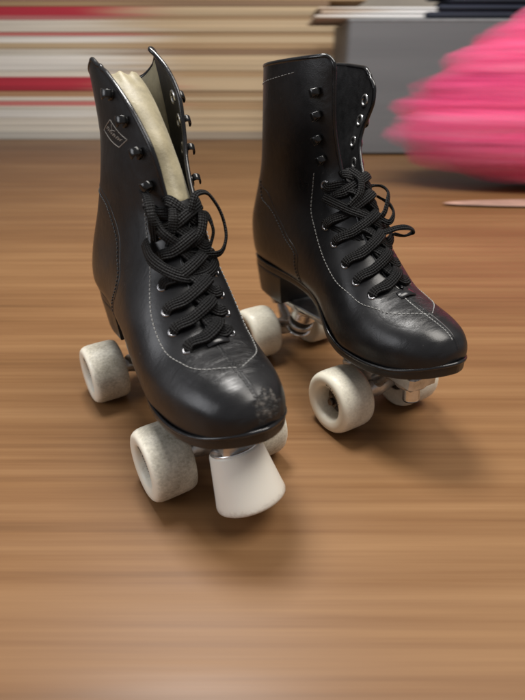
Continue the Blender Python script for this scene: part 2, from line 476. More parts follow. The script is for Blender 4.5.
def eyelet(m,B,side,u,v,inner=False,r=3.6):
    p,n=B.at(side,u,v)
    if inner: p=p-n*2.5; n=-n
    lathe(m,p,n,[(r*.56,-1.2),(r*.6,.35),(r*.78,.8),(r*1.0,.55),(r*1.08,-.1)],20)
def hook(m,B,side,u,v):
    p,n=B.at(side,u,v); p2,_=B.at(side,u,min(v+.12,.9)); n=unit(n); t=unit(p2-p); t=unit(t-n*np.dot(t,n)); w=np.cross(n,t)
    # bent strip: base plate, rise, curl back towards the heel
    prof=[(-4,.5),(-1,.7),(1.6,.9),(2.7,2.0),(2.6,4.0),(1.2,5.4),(-1.6,6.0),(-3.6,5.5)]
    prof=[(-a,b) for a,b in prof]   # loop opens away from the flap edge
    Q,_=catmull([(a,b,0) for a,b in prof],.5)
    T=np.gradient(Q,axis=0); G=np.zeros((len(Q),8,3))
    for i in range(len(Q)):
        tt=unit(T[i]); nn=np.array([-tt[1],tt[0],0]); f=i/(len(Q)-1); hw=3.6-1.1*smooth(.1,.35,f)+.9*smooth(.7,.95,f)
        for j,(a,b) in enumerate([(-1,-.6),(-.8,-1),(.8,-1),(1,-.6),(1,.6),(.8,1),(-.8,1),(-1,.6)]):
            q=Q[i]+nn*b*.55; G[i,j]=p+t*q[0]+n*(q[1]+.2)+w*a*hw
    m.grid(G,closed_v=True); m.add(G[0],[tuple(range(8))]); m.add(G[-1],[tuple(range(8))[::-1]])
    lathe(m,p+t*1.2,n,[(3.4,.1),(3.3,.8),(2.2,1.2),(0.01,1.3)],16)

def make_skate(k,loc,rz,label,toe_stop):
    root=empty('roller_skate',loc,rz,label,'roller skate','pair of black roller skates')
    B,boot=build_boot(k,root)
    # ---- tongue
    m=MB(); n1=60; n2=17; G=np.zeros((n1,n2,3))
    for i in range(n1):
        t=i/(n1-1); u=7.3+t*(12.0 if k=='L' else 6.2)
        a,na=B.at(1,u,0); b,nb=B.at(-1,u,0); e=(a+b)/2; hw=12+t*(1.5 if k=='L' else 6)
        if k=='L': e=e+(a-b)*.16*smooth(12,17,u)
        back=unit(np.array([0,-1.,-.45*(1-t)])) if u>12 else unit(np.array([0,-.6,-1.]))
        dep=3.0+ (12 if k=='L' else 16)*smooth(.35,1,t)
        for j in range(n2):
            s=j/(n2-1)*2-1
            c=e*np.array([1,1,1])+back*(dep+ (6+6*t)*s*s); c=c+np.array([s*hw,0,0])
            c=c+back*.3*math.sin(5*s+t*9)
            G[i,j]=c
    isp=int(n1*.52)
    m.grid(G[:isp+1] if k=='L' else G)
    m.build('tongue',M['inner'],root,mods=[('SOLIDIFY',dict(thickness=.003,offset=0)),])
    if k=='L':
        m=MB(); Gc=G[isp-2:].copy()
        for i in range(len(Gc)):
            for j in range(n2):
                t=i/(len(Gc)-1); s=j/(n2-1)*2-1
                Gc[i,j]+=np.array([s*1.0*t,.35*math.sin(i*.6+s*3)+1.2*smooth(.9,1,t)*math.sin(s*11),1.3*math.sin(s*8+1)*smooth(.86,1,t)+.8*math.sin(s*19)*smooth(.93,1,t)])
                Gc[i,j,1]+= -4*smooth(.9,1,t)
        m.grid(Gc); m.build('tongue_padding',M['cream'],root,mods=[('SOLIDIFY',dict(thickness=.0035,offset=0)),('SUBSURF',dict(levels=1,render_levels=1))])
    # ---- stitching
    fs=[(24.5,214),(22,203),(22,183),(33,162),(55,137),(74,123),(93,119.5),(112,120.5),(122,121)] if k=='L' else \
       [(-4,207),(-4,197),(0,174),(18,153),(46,132),(68,124),(86,120.5),(106,120.5),(119,121)]
    for side in(1,-1):
        p=[B.near(side,y,z) for y,z in fs[:-1]]+[(5.05,.0)]
        if k=='L': p[0]=(14.2,.12); p[1]=(13.6,.13); p[2]=(12.5,.16)
        m=MB(); dashes(m,B,side,p); m.build('vamp_stitching',M['thread'],boot)
        cs=[(-78,190),(-76,176),(-54,164),(-29,144),(-12,126),(2,108)] if k=='R' else [(-96,205),(-60,196),(-30,180),(-16,158),(-12,130),(-14,110)]
        m=MB(); dashes(m,B,side,uv_of(B,side,cs),r=.4); m.build('heel_stitching',M['thread_dark'],boot)
        if k=='R' or side==-1:
            m=MB(); dashes(m,B,side,[(19.55,v) for v in(.3,.5,.7,.85,.99)],L=2.6,gap=1.6,r=.3); m.build('collar_stitching',M['thread_dark' if k=='L' else 'thread'],boot)
    dv=.03
    m=MB(); dashes(m,B,1,[(6.9,dv),(5,dv),(3.3,dv),(2.2,dv*1.4)],L=1.7,gap=.9,r=.4); m.build('toe_stitching',M['thread' if k=='R' else 'thread_dark'],boot)
    # raised centre ridge on the toe
    m=MB(); pr=[B.at(1,u,0.0,-.55)[0]*np.array([0,1,1]) for u in np.linspace(7.0,1.2,30)]
    tube(m,pr,1.15,8,1.2); m.build('toe_seam',lm_of(k),boot)
    # counter panel edge: thin raised cord beside the heel seam
    m=MB()
    for side in(1,-1):
        cs=[(-100,200),(-78,186),(-52,168),(-26,147),(-8,128),(6,108)] if k=='R' else [(-97,210),(-60,201),(-26,184),(-11,158),(-7,130),(-9,108)]
        A,_=catmull([(*q,0) for q in uv_of(B,side,cs)],.05)
        tube(m,[B.at(side,a[0],a[1],-.35)[0] for a in A],.75,6,1.5)
    m.build('heel_counter_seam',lm_of(k),boot)
    # bar tack strap where the throat ends
    m=MB(); c,n=B.at(1,7.0,0.02); c=c*np.array([0,1,1]); n=unit(n*np.array([0,1,1])); t=np.cross(n,[1,0,0])
    G=np.zeros((13,6,3))
    for i in range(13):
        s=(i/12-.5)*2
        for j,(a,b) in enumerate([(-3,0),(-2.6,.9),(2.6,.9),(3,0),(2.6,-.9),(-2.6,-.9)]):
            G[i,j]=c+np.array([s*8,0,0])+n*(1.2+.5*(1-s*s)+b-1.6*s*s)+t*a*1.25
    m.grid(G,closed_v=True); m.add(G[0],[tuple(range(6))]); m.add(G[-1],[tuple(range(6))[::-1]])
    m.build('throat_tab',M['patent'],root)
    # ---- eyelets, hooks
    E={}
    for side in(1,-1):
        E[side]=[]
        for y,z in EYE[k]:
            if side==1:
                u,v=B.near(side,y,z)
                if z>178: v=B.v_at(1,u,7.5 if k=='L' else 12)
                v=max(v,.09 if k=='L' else .12)
            else:
                u=E[1][len(E[-1])][0]; v=B.v_at(-1,u,8.5)
            E[side].append((u,v))
            m=MB(); eyelet(m,B,side,u,v); m.build('eyelet',M['nickel'],root)
        for z in HOOK[k]:
            d={('L',1):9,('R',1):13,('L',-1):11,('R',-1):13}[(k,side)]
            if side==-1: z-=3 if k=='L' else 8
            u=B.u_at(side,.1,z); v=B.v_at(side,u,d); u=B.u_at(side,v,z); v=B.v_at(side,u,d)
            m=MB(); hook(m,B,side,u,v); m.build('lace_hook',M['hook'],root)
            m=MB(); eyelet(m,B,side,u,v,inner=True,r=4.8); m.build('rivet_ring',M['silver'],root)
    # ---- laces
    m=MB(); n=len(E[1])
    lift=0
    for i in range(n-1):
        for side in(1,-1):
            u,v=E[side][i]; p,nn=B.at(side,u,v)
            pe,ne=B.at(side,u,0.0)
            uo,vo=E[-side][i+1]; uo=uo if side==-1 else uo*.62+E[-side][i][0]*.38; qo,no=B.at(-side,uo,vo); qe,nqe=B.at(-side,uo,0.)
            up=unit((nn+no)*np.array([.15,1,1])); up0=unit(nn*np.array([.6,1,1]))
            over=2.2 if side==1 else -.6
            tn=unit(qe-p)
            bulge=(3.4,5.2,4.6)[i%3]
            mid=(pe+qe)/2
            pts=[p-nn*3.5-tn*.5,p-nn*.3,p+nn*2.0+tn*2.6,pe*.6+p*.4+ne*.3+up*(2.4+over),mid+up*(bulge+over),qe+up*(1.6+over*.6)+tn*0,qe*.6+qo*.4-no*3.8,qo-no*4.6]
            nr=[nn-tn*1.2,nn-tn*.6,nn*1.0,unit(ne+up),up+np.array([0,.25*math.sin(i*2.1),0]),up,no,no]
            ribbon(m,pts,nr,w=8.6 if i%2 else 9.2,t=3.4)
    # second layer of crossing strands, straight bars pulled tight over the flaps
    for side in(1,-1):      # loose ends leaving the top eyelets
        u,v=E[side][-1]; p,nn=B.at(side,u,v); pe,_=B.at(side,u,0.)
        ribbon(m,[p-nn*3.5,p-nn*.3,p+nn*2.2+np.array([-side*2,1,-1.5]),pe+np.array([-side*1,5,-9]),pe+np.array([-side*7,11,-20]),pe+np.array([-side*14,14,-30])],[nn,nn,nn,nn+np.array([0,1,0]),(0,1,.5),(0,1,.6)],w=9,t=2.3)
    loc_loops(k,m,B,E)
    m.build('lace',M['lace'],root)
    # ---- sole and heel
    ys=np.concatenate([np.linspace(-117.3,-100,10),np.linspace(-96,128,42),np.linspace(131,154.2,24)])
    def half(y):
        yy=[-117.5,-116,-110,-99,-80,-50,-15,20,45,66,86,105,122,134,143,148,151.2,153.2,154.3]
        ww=[.5,8,17,24.5,28.5,28.5,28.5,32,38.5,42.5,43.6,41.6,36.6,30.6,22.8,16.5,11,6,.5]
        return spline(yy,ww,[y])[0]
    def zb(y):
        yy=[-120,-60,-20,8,24,36,46,60,86,105,122,137,150,159]; zz=[101,100.5,101,98.5,93,85,78,74,73,74,76.5,80,84.5,88.5]
        return spline(yy,zz,[y])[0]
    def sole_grid(ys,expand,t0,t1,rr=1.2):
        prof=[(0,-1),(.6,-1),(1-.0,-1),(1,0),(1,1),(.6,1),(0,1)]
        G=[]
        for y in ys:
            w=half(y)+expand; z=zb(y); t1_=t1+2.4*smooth(118,150,y)
            lo,hi=z-t0,z+t1_
            pts=[(0,lo),(w*.6,lo),(max(w-rr,0),lo),(w-.25*rr,lo+.25*rr),(w,lo+rr),(w,hi-rr),(w-.25*rr,hi-.25*rr),(max(w-rr,0),hi),(w*.6,hi),(0,hi)]
            q_=1-.09*float(smooth(40,105,y)); full=pts+[(-x*q_,zz) for x,zz in pts[::-1][1:-1]]
            G.append([(x,y,zz) for x,zz in full])
        return np.array(G)
    m=MB(); G=sole_grid(ys,0.3,0,6.6+0); m.grid(G,closed_v=True); m.add(G[0],[tuple(range(G.shape[1]))]); m.add(G[-1],[tuple(range(G.shape[1]))[::-1]])
    sole=recalc(m.build('sole',M['sole'],root))
    # welt: a thin bead between upper and sole
    m=MB(); pth=[(max(half(y)-.4,.3),y,zb(y)+6.8+2.4*smooth(118,150,y)) for y in ys]+[((-max(half(y)-.4,.3))*(1-.09*float(smooth(40,105,y))),y,zb(y)+6.8+2.4*smooth(118,150,y)) for y in ys[::-1]]
    tube(m,pth,1.5,8,2.0); m.build('welt',M['patent'],sole)
    m=MB(); G=[]
    for z,e,fr in((100.8,-.2,-46),(100,.3,-46),(97,.2,-46),(85,-1.0,-47),(74,-2.0,-47.5),(71.2,-2.3,-47.5),(70.4,-3.0,-48)):
        ring=[]; yy=np.concatenate([np.linspace(-117.2,-100,14),np.linspace(-95,fr,8)])
        taper=(100.8-z)*.14
        for y in yy: ring.append((max(half(y)+e,.3),y+taper*(1 if y<-80 else (fr-y)/(fr+80)),z))
        ring=ring+[(-x,y,z) for x,y,z in ring[::-1]]
        G.append(ring)
    G=np.array(G); m.grid(G,closed_v=True); K=G.shape[1]; m.add(G[0],[tuple(range(K))]); m.add(G[-1],[tuple(range(K))[::-1]])
    recalc(m.build('heel',M['sole'],sole,smooth=True,mods=[('EDGE_SPLIT',dict(split_angle=.7))]))
    # ---- plate
    m=MB(); yy=[-108,-104,-60,-50,-20,40,56,100,118,122]; ww=[9,13,16,15,13,13,20,20,15,9]
    G=[]
    for y in np.concatenate([np.linspace(-104,-100,3),np.linspace(-97,116,50),np.linspace(118,123,4)]):
        w=spline(yy,ww,[y])[0]; G.append([(-w,y,66.4),(-w,y,68.6),(-w+1,y,69.8),(w-1,y,69.8),(w,y,68.6),(w,y,66.4),(w-1,y,65.2),(-w+1,y,65.2)])
    G=np.array(G); m.grid(G,closed_v=True); m.add(G[0],[tuple(range(8))]); m.add(G[-1],[tuple(range(8))[::-1]])
    box(m,(0,0,62),3.5,62,5,ch=.8)
    plate=recalc(m.build('plate',M['cast'],root,mods=[('EDGE_SPLIT',dict(split_angle=.6))]))
    m=MB()      # nose casting that carries the toe stop
    for y0,y1,z0,w in((84,128,55,15),):
        box(m,(0,(y0+y1)/2,63),w,(y1-y0)/2,7.5,ch=3.0)
        lathe(m,(0,113,62),(0,.22,-.97),[(0.01,9.5),(11.5,9.5),(13,8),(14.5,-2),(15,-6)],28)
    for x in(-9,9): lathe(m,(x,88,60),(0,0,-1),[(3.6,-2),(3.6,3),(2.5,4),(.01,4)],6)
    box(m,(0,78,71.6),19,42,2.4,ch=.8)
    box(m,(0,115,74),14,12,4,ch=1.5)
    m.build('nose_casting',M['cast'],plate,smooth=False)
    # ---- trucks
    for sy in(1,-1):
        trk(root,sy,k)
    # ---- wheels
    for sy in(1,-1):
        for sx in(1,-1): wheel(root,sx*40.5,sy*73.5,sx,k)
    # ---- toe stop
    if toe_stop:
        ax=unit((-.07,.42,-.90)); ctr=np.array([1,115,54.])
        m=MB(); prof=[(.01,0),(10,0),(17.6,0),(18.8,.8),(19.3,2.2),(24.5,33),(25.6,38.6),(25.4,40.2),(24.4,41),(20,41.3),(.01,41.4)]
        # facets dense enough for a soft foot edge
        lathe(m,ctr,ax,prof,56,uvx=[0,0,0,0,0,.1,1.3,1.5,1.4,1,1])
        st=m.build('toe_stop',M['stop'],root)
        m=MB(); lathe(m,ctr-ax*.2,ax,[(.01,-1.6),(11,-1.6),(17.6,-.9),(18.3,.2),(18.0,1.0),(16,1.2)],40); m.build('washer',M['silver'],st)
        m=MB(); thread(m,ctr-ax*12,ax,11.5,3.9); m.build('stem',M['dark_metal'],st)
    else:
        ax=unit((0,.18,-.97)); ctr=np.array([0,114,57.])
        m=MB(); thread(m,ctr,ax,17,7.2); m.build('toe_stop_socket_screw',M['silver'],root)
        m=MB(); lathe(m,ctr+ax*17,ax,[(7.2,0),(6.8,1.0),(4,1.2),(3.4,-2),(.01,-2)],24); m.build('screw_end',M['dark_metal'],root)
    return root,B
def lm_of(k): return M['leather_worn'] if k=='L' else M['leather']
def thread(m,c,ax,L,r,pitch=1.5):
    prof=[(.01,0)]
    t=0
    while t<L: prof+= [(r,t),(r-.7,t+pitch/2)]; t+=pitch
    prof+=[(r-.3,L),(.01,L)]
    lathe(m,c,ax,prof,24)
def wheel(root,x,y,sx,k):
    c=(x,y,28.6); ax=(sx,0,0)
    prof=[(27.2,-16),(28.1,-14),(28.6,-11),(28.7,-6),(28.7,3),(28.6,8),(28.2,11),(27.2,13.6),(25.6,15.4),(23.6,16.3),(20.8,16.2),(18.0,15.6),(16.6,14.6),(15.8,12.8),(14.6,8),(13.6,3.2),(11.6,2.4)]
    uvx=[1,1,1,1,1,1,.9,.55,.1,-.3,-.4,-.3,-.1,.2,.8,1.6,1.8]
    inner=[(11.6,-15.2),(16,-15.6),(22,-16.2),(25.5,-16.6),(27.2,-16)]
    m=MB(); lathe(m,c,ax,inner[:-1]+prof,56,uvx=[1,.8,.8,.8]+uvx)
    w=m.build('wheel',M['wheel_'+k],root)
    m=MB(); lathe(m,c,ax,[(12.2,-15.6),(12.2,-13),(3,-13)],24); lathe(m,c,ax,[(12.4,1.5),(12.2,2.9),(11,3.2),(10.6,2.2),(7,2.2),(6.6,3.2),(5,3.2),(3.0,2.6)],32)
    m.build('bearing',M['dark_metal'],w)
    m=MB(); lathe(m,c,ax,[(6.6,2.6),(6.6,7.2),(5.8,8.4),(3.3,8.4)],6); lathe(m,c,ax,[(3.4,2.5),(3.4,10.8),(2.8,11.5),(.01,11.5)],16)
    m.build('axle_nut',M['dark_metal'],w,smooth=False)
    # small print around the outer face
    if sx==1:
        m=MB(); a,b,axx=frame(ax); rr=random.Random(int(y)+ (5 if k=='L' else 0))
        for g0,cnt in((.55,6),(1.15,1),(1.3,4)):
            for q in range(cnt):
                ang=g0+q*.095; 
                d=a*math.cos(ang)+b*math.sin(ang); tt=-a*math.sin(ang)+b*math.cos(ang)
                o=np.array(c)+axx*16.32+d*19.6
                hgt=1.5; wd=.42
                # letter like strokes: stem and one or two arms
                for (t0,r0,t1,r1) in [(-.35,-hgt/2,-.35,hgt/2)]+rr.sample([(-.35,hgt/2,.35,hgt/2),(-.35,0,.35,0),(-.35,-hgt/2,.35,-hgt/2),(.35,-hgt/2,.35,hgt/2)],2):
                    A=o+tt*t0+d*r0; Bq=o+tt*t1+d*r1; tube(m,np.array([A-axx*.12*0,Bq]),.16,5,raw=True)
        m.build('face_print',M['ink'],w)
def trk(root,s,k):
    Y=73.5*s
    ki=np.array([0,39*s,63.]); kd=unit((0,17*s,-41.))     # kingpin from plate down towards the axle
    m=MB()      # base plate saddle
    lathe(m,ki-kd*4,kd,[(.01,0),(15,0),(15,3.5),(12.5,6),(10,6.4)],28)
    box(m,(0,62*s,66),14,30,3.4,ch=1.2)
    # pivot lug on the outer side
    lathe(m,(0,95*s,64),(0,-.35*s,-.94),[(12,-3),(10.5,6),(8.5,13),(7.6,14.5),(.01,14.5)],24)
    tr=m.build('truck',M['cast'],root,smooth=True,mods=[('EDGE_SPLIT',dict(split_angle=.6))])
    # hanger
    m=MB()
    G=[]
    for x in np.linspace(-23,23,25):
        f=abs(x)/23; r=8.6-2.4*smooth(.2,1,f)
        ring=[]
        for j in range(16):
            a=2*math.pi*j/16; ring.append((x,Y+r*math.cos(a),28.6+r*math.sin(a)*(1+.25*(1-f))))
        G.append(ring)
    G=np.array(G); m.grid(G,closed_v=True); m.add(G[0],[tuple(range(16))]); m.add(G[-1],[tuple(range(16))[::-1]])
    yc=ki+kd*22
    # triangular web from the axle housing to the kingpin ring
    for z0,z1,w0,w1 in((0,1,19,9),):
        a=np.array([0,Y,34.]); b=yc
        G=[]
        for t in np.linspace(0,1,8):
            cc=a*(1-t)+b*t; w=w0*(1-t)**1.3+w1*(1-(1-t)**1.3); h=5.2-1.5*t
            d=unit(b-a); nn=unit(np.cross([1,0,0],d))
            G.append([cc+np.array([x*w,0,0])+nn*h*z for x,z in((-1,-.7),(-1,.7),(-.85,1),(.85,1),(1,.7),(1,-.7),(.85,-1),(-.85,-1))])
        G=np.array(G); m.grid(G,closed_v=True)
    lathe(m,yc-kd*3,kd,[(5,0),(12.8,0),(13.8,1),(13.8,5),(12.8,6),(5,6)],28)
    # pivot arm
    a=np.array([0,Y,33.]); b=np.array([0,90*s,52.])
    tube(m,[a,a*.6+b*.4,b],lambda t:7.6-3.4*t,14,2)
    m.build('hanger',M['cast'],tr)
    m=MB(); tube(m,[(-47,Y,28.6),(0,Y,28.6),(47,Y,28.6)],3.4,12,8); m.build('axle',M['silver'],tr)
    # kingpin stack
    m=MB(); lathe(m,ki-kd*2,kd,[(4,0),(9.5,0),(11.5,1.5),(12.8,5),(13.4,9),(14.4,11.2),(14.4,12.6),(13.6,13.0),(4,13.0)],32); lathe(m,ki+kd*30.4,kd,[(4,-1),(12.2,-1),(13.8,0),(13.8,1.4),(11,3.2),(7,4.2),(4,4.2)],32)
    m.build('washer',M['silver'],tr)
    m=MB(); lathe(m,ki+kd*5,kd,[(4,6.5),(11.8,6.6),(13.0,8.5),(13.1,11),(12.2,13.6),(4,14)],28); m.build('cushion',M['cushion'] ,tr)
    m=MB(); lathe(m,ki+kd*24.8,kd,[(4,0),(10.4,0),(11.6,1.2),(11.6,4.2),(10.8,5.0),(4,5.0)],28); m.build('cushion',M['cushion'],tr)
    m=MB(); lathe(m,ki+kd*34,kd,[(7.2,0),(7.2,4.8),(6,5.6),(.01,5.6)],6); lathe(m,ki+kd*34,kd,[(4,4),(4,9),(3.4,9.8),(.01,9.8)],16)
    m.build('kingpin',M['silver'],tr,smooth=False)

def loc_loops(k,m,B,E):
    N_=len(E[1])
    def e(side,i,off=2.5,dv=0.): return B.at(side,E[side][i][0],max(0,E[side][i][1]+dv),off)
    # strands lying along both flap edges where the lace was pulled loose
    if k=='L':
        loops=[
          # big open loop at the wearer's left, seen against the floor
          ([(-8,34,186),(-14,36,200),(-20,34,209),(-27,33,209),(-34,34,201),(-38,38,188),(-37,42,177),(-30,46,169),(-20,46,169),(-6,46,172)],
           [(0,1,.2),(-.2,.8,.6),(0,.5,1),(-.4,.4,1),(-1,.3,.6),(-1,.5,0),(-.8,.8,-.4),(-.2,1,-.3),(0,1,0),(0,1,0)],6.5),
          ([(10,16,202),(8,38,186),(-4,44,178),(-16,44,184),(-22,38,196),(-25,16,190)],[(.4,1,0)]*3+[(0,1,.3)]*3,9),
          ([(17,22,178),(19,40,171),(14,50,166),(0,57,160),(-14,56,160),(-26,46,163),(-30,36,166)],[(.9,.6,.2),(.8,1,.3),(.3,1,.5),(0,1,.6),(-.2,1,.6),(-.6,.8,.5),(-1,.4,.3)],10.5),
          ([(4,36,176),(0,38,196),(-5,8,210)],[(.3,1,.1),(.2,1,0),(0,1,0)],8),
          ([(10,24,176),(14,34,196),(13,29,206),(11,16,212)],[(.8,.8,0),(.6,1,0),(.3,1,.2),(.2,1,.2)],8),
          ([(-24,40,170),(-30,36,184),(-26,34,194),(-17,36,188),(-14,42,178)],[(-1,.6,0),(-1,.5,.3),(-.3,.8,.6),(0,1,.3),(0,1,.1)],8),
        ]
    else:
        loops=[
          ([(10,22,182),(10,42,170),(2,50,165),(-8,55,167),(-18,59,170),(-28,62,169),(-34,61,165),(-30,57,161),(-20,53,163)],
           [(.5,1,.3),(.3,1,.6),(0,.7,1),(0,.5,1),(0,.6,1),(-.3,.6,1),(-1,.5,.2),(-.3,.6,-1),(0,.6,-1)],7.5),
          ([(23,10,190),(15,34,184),(2,44,178),(-8,46,172),(-18,44,166)],[(.6,1,.3),(.4,1,.4),(.1,1,.5),(0,1,.5),(-.4,1,.3)],10),
          ([(-8,40,172),(-14,44,178),(-19,42,187),(-24,36,194),(-24,26,197),(-18,20,196),(-12,26,190),(-10,36,180)],
           [(0,1,.3),(0,1,.3),(-.3,.9,.5),(-.8,.6,.6),(-.6,.2,1),(.2,.4,1),(.5,1,.4),(.4,1,.2)],6.5),
          ([(-10,42,176),(-18,48,172),(-26,44,177),(-29,34,183),(-24,24,188)],[(0,1,.4),(0,1,.4),(-.6,.9,.3),(-1,.4,.4),(-.5,.3,1)],6.5),
          ([(25,14,172),(16,42,165),(2,54,158),(-12,56,158),(-24,46,162),(-28,34,166)],[(.6,1,.3),(.3,1,.5),(0,1,.6),(-.2,1,.6),(-.6,.8,.5),(-1,.4,.3)],10.5),
          ([(14,34,186),(6,36,196),(2,30,206),(6,20,212)],[(.6,1,0),(.3,1,0),(.2,1,.2),(.2,1,.2)],8),
        ]
    for pts,nr,w in loops: ribbon(m,pts,nr,w=w*.8,t=2.3)

# the two skates
SL,BL=make_skate('L',(-.080,.361,0),math.radians(212.3),'black roller skate with scuffed toe, cream lining and a white toe stop, nearer the camera',True)
SR,BR=make_skate('R',(.066,.440,0),math.radians(210.8),'black roller skate with black inside and no toe stop, in front of the grey box',False)
# faint printed maker's diamond on the outer side of the worn boot
def logo(B,root):
    m=MB(); side=1
    c=[(18.02,.325),(17.95,.48),(16.87,.245),(16.9,.15)]
    def L(a,b,r=.28):
        pts=[B.at(side,a[0]*(1-t)+b[0]*t,a[1]*(1-t)+b[1]*t,.12)[0] for t in np.linspace(0,1,8)]; tube(m,pts,r,5,raw=True)
    for i in range(4): L(c[i],c[(i+1)%4])
    def q(s,t):   # bilinear inside the diamond: s along the long way, t across
        a=np.array(c[0])*(1-s)+np.array(c[3])*s; b=np.array(c[1])*(1-s)+np.array(c[2])*s; return tuple(a*(1-t)+b*t)
    # worn lettering across the long diagonal: upright strokes with arms
    rr=random.Random(3)
    n=9
    for i in range(n):
        s=.08+i*.092; t=.62-.24*i/n*1.0
        L(q(s,t-.11),q(s,t+.11),.25)
        if i%2==0: L(q(s,t-.11),q(s+.06,t-.11),.22)
        if i%3!=1: L(q(s,t),q(s+.06,t+.02),.2)
        if i%3==1: L(q(s,t+.11),q(s+.06,t-.11),.22)
    L(q(.12,.1),q(.30,.36),.25); L(q(.30,.36),q(.42,.2),.25)
    m.build('printed_emblem',M['print'],root)
logo(BL,SL)

# ------------------------------------------------------------------ floor
def floor_mat():
    m,nt,b=new_mat('wood_floor')
    v=coords(nt,scale=(1.1,42,1)); v2=coords(nt,scale=(.5,9,1)); v3=coords(nt,scale=(2.2,150,1)); v4=coords(nt,scale=(1.6,3.2,1))
    a=noise(nt,v,1.0,6,.6); c=noise(nt,v2,1.0,4,.55); d=noise(nt,v3,1.0,4,.6); e=noise(nt,v4,1.0,3,.5)
    s=math2(nt,'ADD',math2(nt,'ADD',math2(nt,'MULTIPLY',a,.27),math2(nt,'MULTIPLY',c,.22)),math2(nt,'ADD',math2(nt,'MULTIPLY',d,.25),math2(nt,'MULTIPLY',e,.26)))
    col=ramp(nt,[(.34,(.095,.045,.017)),(.46,(.175,.086,.034)),(.56,(.230,.122,.051)),(.68,(.32,.188,.092))],s)
    nt.links.new(col.outputs[0],b.inputs['Base Color'])
    nt.links.new(ramp(nt,[(.3,.36),(.7,.5)],a).outputs[0],b.inputs['Roughness'])
    b.inputs['Specular IOR Level'].default_value=.32
    bump(nt,b,a,.04,.001)
    return m
m=MB(); m.add([(-12000,-6000,0),(12000,-6000,0),(12000,14000,0),(-12000,14000,0)],[(0,1,2,3)])
fl=m.build('floor',floor_mat(),None,smooth=False); tag(fl,None,None,kind='structure')

# ------------------------------------------------------------------ background: pile of long flat packs, grey box, pink cloth
F_PX,PITCH,HC=488.6,math.radians(29.755),.282
def zat(py,Y):
    v=(350-py)/F_PX; return HC+Y*(v*math.cos(PITCH)-math.sin(PITCH))/(math.cos(PITCH)+v*math.sin(PITCH))
def streak_mat(name,cl,cr,x0,x1,vert=90,rough=.6):
    m,nt,b=new_mat(name)
    tc=nd(nt,'ShaderNodeTexCoord'); sp=nd(nt,'ShaderNodeSeparateXYZ'); nt.links.new(tc.outputs['Object'],sp.inputs[0])
    off=rnd.random()*30
    mp=nd(nt,'ShaderNodeMapping'); mp.inputs['Scale'].default_value=(1.1,1,vert); mp.inputs['Location'].default_value=(off,off,off); nt.links.new(tc.outputs['Object'],mp.inputs['Vector'])
    n=noise(nt,mp.outputs[0],1.0,4,.6)
    x=math2(nt,'ADD',sp.outputs['X'],math2(nt,'MULTIPLY',math2(nt,'SUBTRACT',n,.5),.9))
    mr=nd(nt,'ShaderNodeMapRange'); mr.interpolation_type='SMOOTHSTEP'; mr.inputs['From Min'].default_value=x0; mr.inputs['From Max'].default_value=x1; nt.links.new(x,mr.inputs['Value'])
    mp2=nd(nt,'ShaderNodeMapping'); mp2.inputs['Scale'].default_value=(.5,1,vert*1.3); mp2.inputs['Location'].default_value=(off+7,0,off); nt.links.new(tc.outputs['Object'],mp2.inputs['Vector'])
    n2=noise(nt,mp2.outputs[0],1.0,3,.6)
    c=mixc(nt,mr.outputs[0],cl,cr)
    k=ramp(nt,[(.3,.66),(.5,1.),(.75,1.2)],n2).outputs[0]
    mm=nd(nt,'ShaderNodeMix',data_type='RGBA',blend_type='MULTIPLY'); mm.inputs[0].default_value=1; nt.links.new(c,mm.inputs[6]); nt.links.new(k,mm.inputs[7])
    nt.links.new(mm.outputs[2],b.inputs['Base Color']); b.inputs['Roughness'].default_value=rough
    return m
cream=(.80,.75,.65); white=(.88,.86,.80); red=(.52,.035,.06); pinkr=(.66,.22,.20); tan=(.46,.31,.17); tanl=(.60,.46,.29); brown=(.30,.19,.11); orange=(.62,.36,.20)
PACK=[(138.5,131.5,(.52,.50,.45),(.36,.30,.23)),(131.5,118,cream,tanl),(118,110,white,tanl),(110,106,cream,tan),(106,101,pinkr,tan),(101,97,cream,tanl),(97,91,orange,tan),(91,77,red,tanl),
      (77,71,cream,tan),(71,55,white,tanl),(55,49,cream,brown),(49,43,tanl,tan),(43,36,white,tanl),(36,32,pinkr,tan),(32,20,cream,tanl),(20,15.5,(.6,.2,.2),tan),(15.5,6.5,red,tanl),(6.5,1,tan,brown),
      (1,-8,(.45,.25,.2),tan),(-8,-20,cream,tanl),(-20,-32,tan,tan)]
names={cream:'cream',white:'white',red:'deep red',pinkr:'pale red',tan:'tan',tanl:'light tan',orange:'orange',brown:'brown'}
order=['bottommost','second','third','fourth','fifth','sixth','seventh','eighth','ninth','tenth','eleventh','twelfth','thirteenth','fourteenth','fifteenth','sixteenth','seventeenth','eighteenth','nineteenth','twentieth','topmost']
for i,(yb,yt,cl,cr) in enumerate(PACK):
    Yf=2.50+rnd.uniform(-.003,.003); z0=zat(yb,2.5); z1=zat(yt,2.5); 
    if i==0: z0=0.0
    m=MB(); xl=-1.9; xr=.36+rnd.uniform(-.10,.10); hz=(z1-z0)/2-.00015
    box(m,((xl+xr)/2*1000,(Yf+.3)*1000,(z0+z1)/2*1000),(xr-xl)/2*1000,300,hz*1000,ch=min(1.2,hz*300))
    o=m.build('flat_pack',streak_mat('pack_%d'%i,cl,cr,-.85,-.28),None,smooth=False)
    nm=names.get(cl,'faded')
    tag(o,'long flat %s pack, %s from the floor in the pile'%(nm,order[i]),'flat pack','flat packs piled behind the skates')
